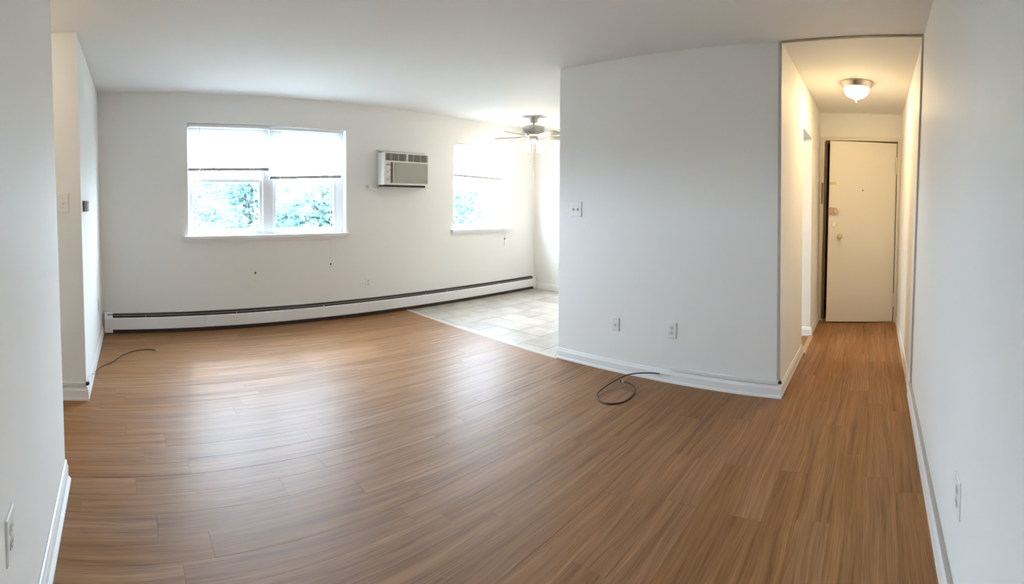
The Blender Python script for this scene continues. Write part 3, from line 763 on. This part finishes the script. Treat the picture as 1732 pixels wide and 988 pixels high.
for k in range(5):
    a = base + math.radians(160 - 72 * k)
    Bm = T @ Matrix.Translation((0, 0, zbl)) @ Matrix.Rotation(a, 4, 'Z') @ Matrix.Rotation(math.radians(-12), 4, 'X')
    b = MB(Bm); n = 10; up_, lo_ = [], []
    outl = [(.185, -.05), (.25, -.058), (.45, -.066), (.51, -.062), (.54, -.045), (.55, 0), (.54, .045), (.51, .062), (.45, .066), (.25, .058), (.185, .05)]
    q = len(outl); b.add([(x_, y_, -.003) for x_, y_ in outl] + [(x_, y_, .003) for x_, y_ in outl], [tuple(range(q - 1, -1, -1)), tuple(range(q, 2 * q))] + [(i, (i + 1) % q, q + (i + 1) % q, q + i) for i in range(q)])
    bl = b.build('blade', BLADE, fan)
    MB(Bm).box(.09, -.016, .0032, .21, .016, .008).box(.19, -.04, .0032, .235, .04, .007).build('blade_iron', NICKEL, bl)
SHADE = emis('fan lamp glass', (1, .86, .66), FAN_LAMP)
for k in range(4):
    a = base + math.radians(45 + 90 * k)
    d = Vector((math.cos(a), math.sin(a), 0)); p0 = Vector((FXc, FYc, zb_ - .045)) + d * .03; p1 = p0 + d * .06 + Vector((0, 0, -.012))
    MB().tube([p0, (p0 + p1) / 2 + Vector((0, 0, .008)), p1], .011, 10).build('lamp_arm', NICKEL, fan)
    dirv = (d * .55 + Vector((0, 0, -1))).normalized()
    S = Matrix.Translation(p1) @ dirv.to_track_quat('Z', 'Y').to_matrix().to_4x4()
    MB(S).lathe([(.020, -.012), (.024, 0), (.024, .02)], 16).build('socket_cup', NICKEL, fan)
    MB(S).lathe([(.022, .015), (.036, .035), (.050, .065), (.056, .095), (.066, .125), (.064, .125), (.02, .10)], 24).build('glass_shade', SHADE, fan)
for (u, v, dx) in ((896, 272, -.02), (902, 281, .02)):
    zz = height_at(u, v, FXc, FYc); q = Vector((FXc, FYc, 0)) + right * ((u - 902.5) / F * Vector((FXc, FYc)).length)
    ch = MB().tube([(q.x, q.y, zb_ - .05), (q.x, q.y, zz)], .0010, 6).build('pull_chain', CHAIN, fan)
    MB(Matrix.Translation((q.x, q.y, zz))).lathe([(.003, .008), (.008, 0), (.003, -.010)], 10).build('chain_bob', RACE, ch)

# unseen fill light added in the left passage to warm the wall stub
pl_ = bpy.data.lights.new('passage fill', 'POINT'); pl_.energy, pl_.color, pl_.shadow_soft_size = PASSAGE_FILL, (1, .84, .62), .1
po_ = bpy.data.objects.new('passage_fill', pl_); COL.objects.link(po_); po_.location = (-1.25, 2.65, CH - .14)
# unseen fill light added behind the partition to brighten dining wall, tiles and doorway
kl = bpy.data.lights.new('kitchen fill', 'AREA'); kl.shape = 'RECTANGLE'; kl.size, kl.size_y = .3, 1.1; kl.energy = KITCHEN_FILL; kl.color = (1, .86, .64)
ko = bpy.data.objects.new('kitchen_fill', kl); COL.objects.link(ko); ko.location = (4.5, 1.8, CH - .03)

# ------------------------------------------------------------------ outside: paving below, trees beyond the windows
struct(MB().box(-60, W + WT + .3, -3.2, 70, 90, -3.0).build('ground', GROUND))
def tree(label, x, y, top, crown, trunk_r, nleaf, seed, lean=(0, 0), low=.0):
    r = random.Random(seed)
    t = thing('tree', label, 'tree', (x, y, -3), 'trees outside the windows')
    pts = [(x, y, -3), (x + lean[0] * .3, y, -1), (x + lean[0] * .7, y + lean[1], .8), (x + lean[0], y + lean[1], top * .6)]
    mb = MB(); mb.tube(smooth_path(pts, 5), [trunk_r * (1 - .6 * i / 15) for i in range(16)], 9)
    for k in range(7):
        z = -.6 + 3.0 * k / 7; a = r.uniform(0, 6.28); L_ = crown * r.uniform(.5, .9); tt = (z + 3) / (top * .6 + 3)
        b0 = Vector((x + lean[0] * tt, y + lean[1] * tt, z)); b1 = b0 + Vector((math.cos(a) * L_, math.sin(a) * L_ * .5, r.uniform(.3, 1.1)))
        mb.tube([b0, (b0 + b1) / 2 + Vector((0, 0, .1)), b1], [trunk_r * .4, trunk_r * .25, trunk_r * .1], 6)
    mb.build('trunk', BARK, t)
    vs, fs = [], []
    clusters = [(Vector((x + lean[0] + r.gauss(0, crown * .5), y + lean[1] + r.gauss(0, crown * .35), low + r.uniform(-.6, 1) * (top - low) * .55 + .3)), r.uniform(.25, .6)) for _ in range(26)]
    for i in range(nleaf):
        c, s_ = r.choice(clusters)
        p = c + Vector((r.gauss(0, s_), r.gauss(0, s_), r.gauss(0, s_ * .6)))
        u = Vector((r.gauss(0, 1), r.gauss(0, 1), r.gauss(0, .6))).normalized(); w = u.cross(Vector((r.gauss(0, 1), r.gauss(0, 1), r.gauss(0, 1)))).normalized()
        a = r.uniform(.06, .13); k = len(vs)
        vs += [p - u * a, p + w * a * .45, p + u * a, p - w * a * .45]; fs.append((k, k + 1, k + 2, k + 3))
    me = MB().add(vs, fs).build('foliage', LEAF, t, kind='stuff')
tree('pale leafy tree far behind the left half of the double window', 2.6, 17.0, 3.2, 1.2, .14, 2600, 3)
tree('denser leafy tree behind the middle post of the double window', 3.75, 12.8, 2.9, .75, .13, 4200, 5, (-.2, 0))
tree('leaning leafy tree in the right half of the double window', 3.25, 9.2, 2.6, .75, .15, 5200, 11, (.8, 0))
tree('distant leafy tree seen low in the single window', 11.3, 13.2, 2.6, .55, .12, 2000, 21)
bpy.context.view_layer.update()
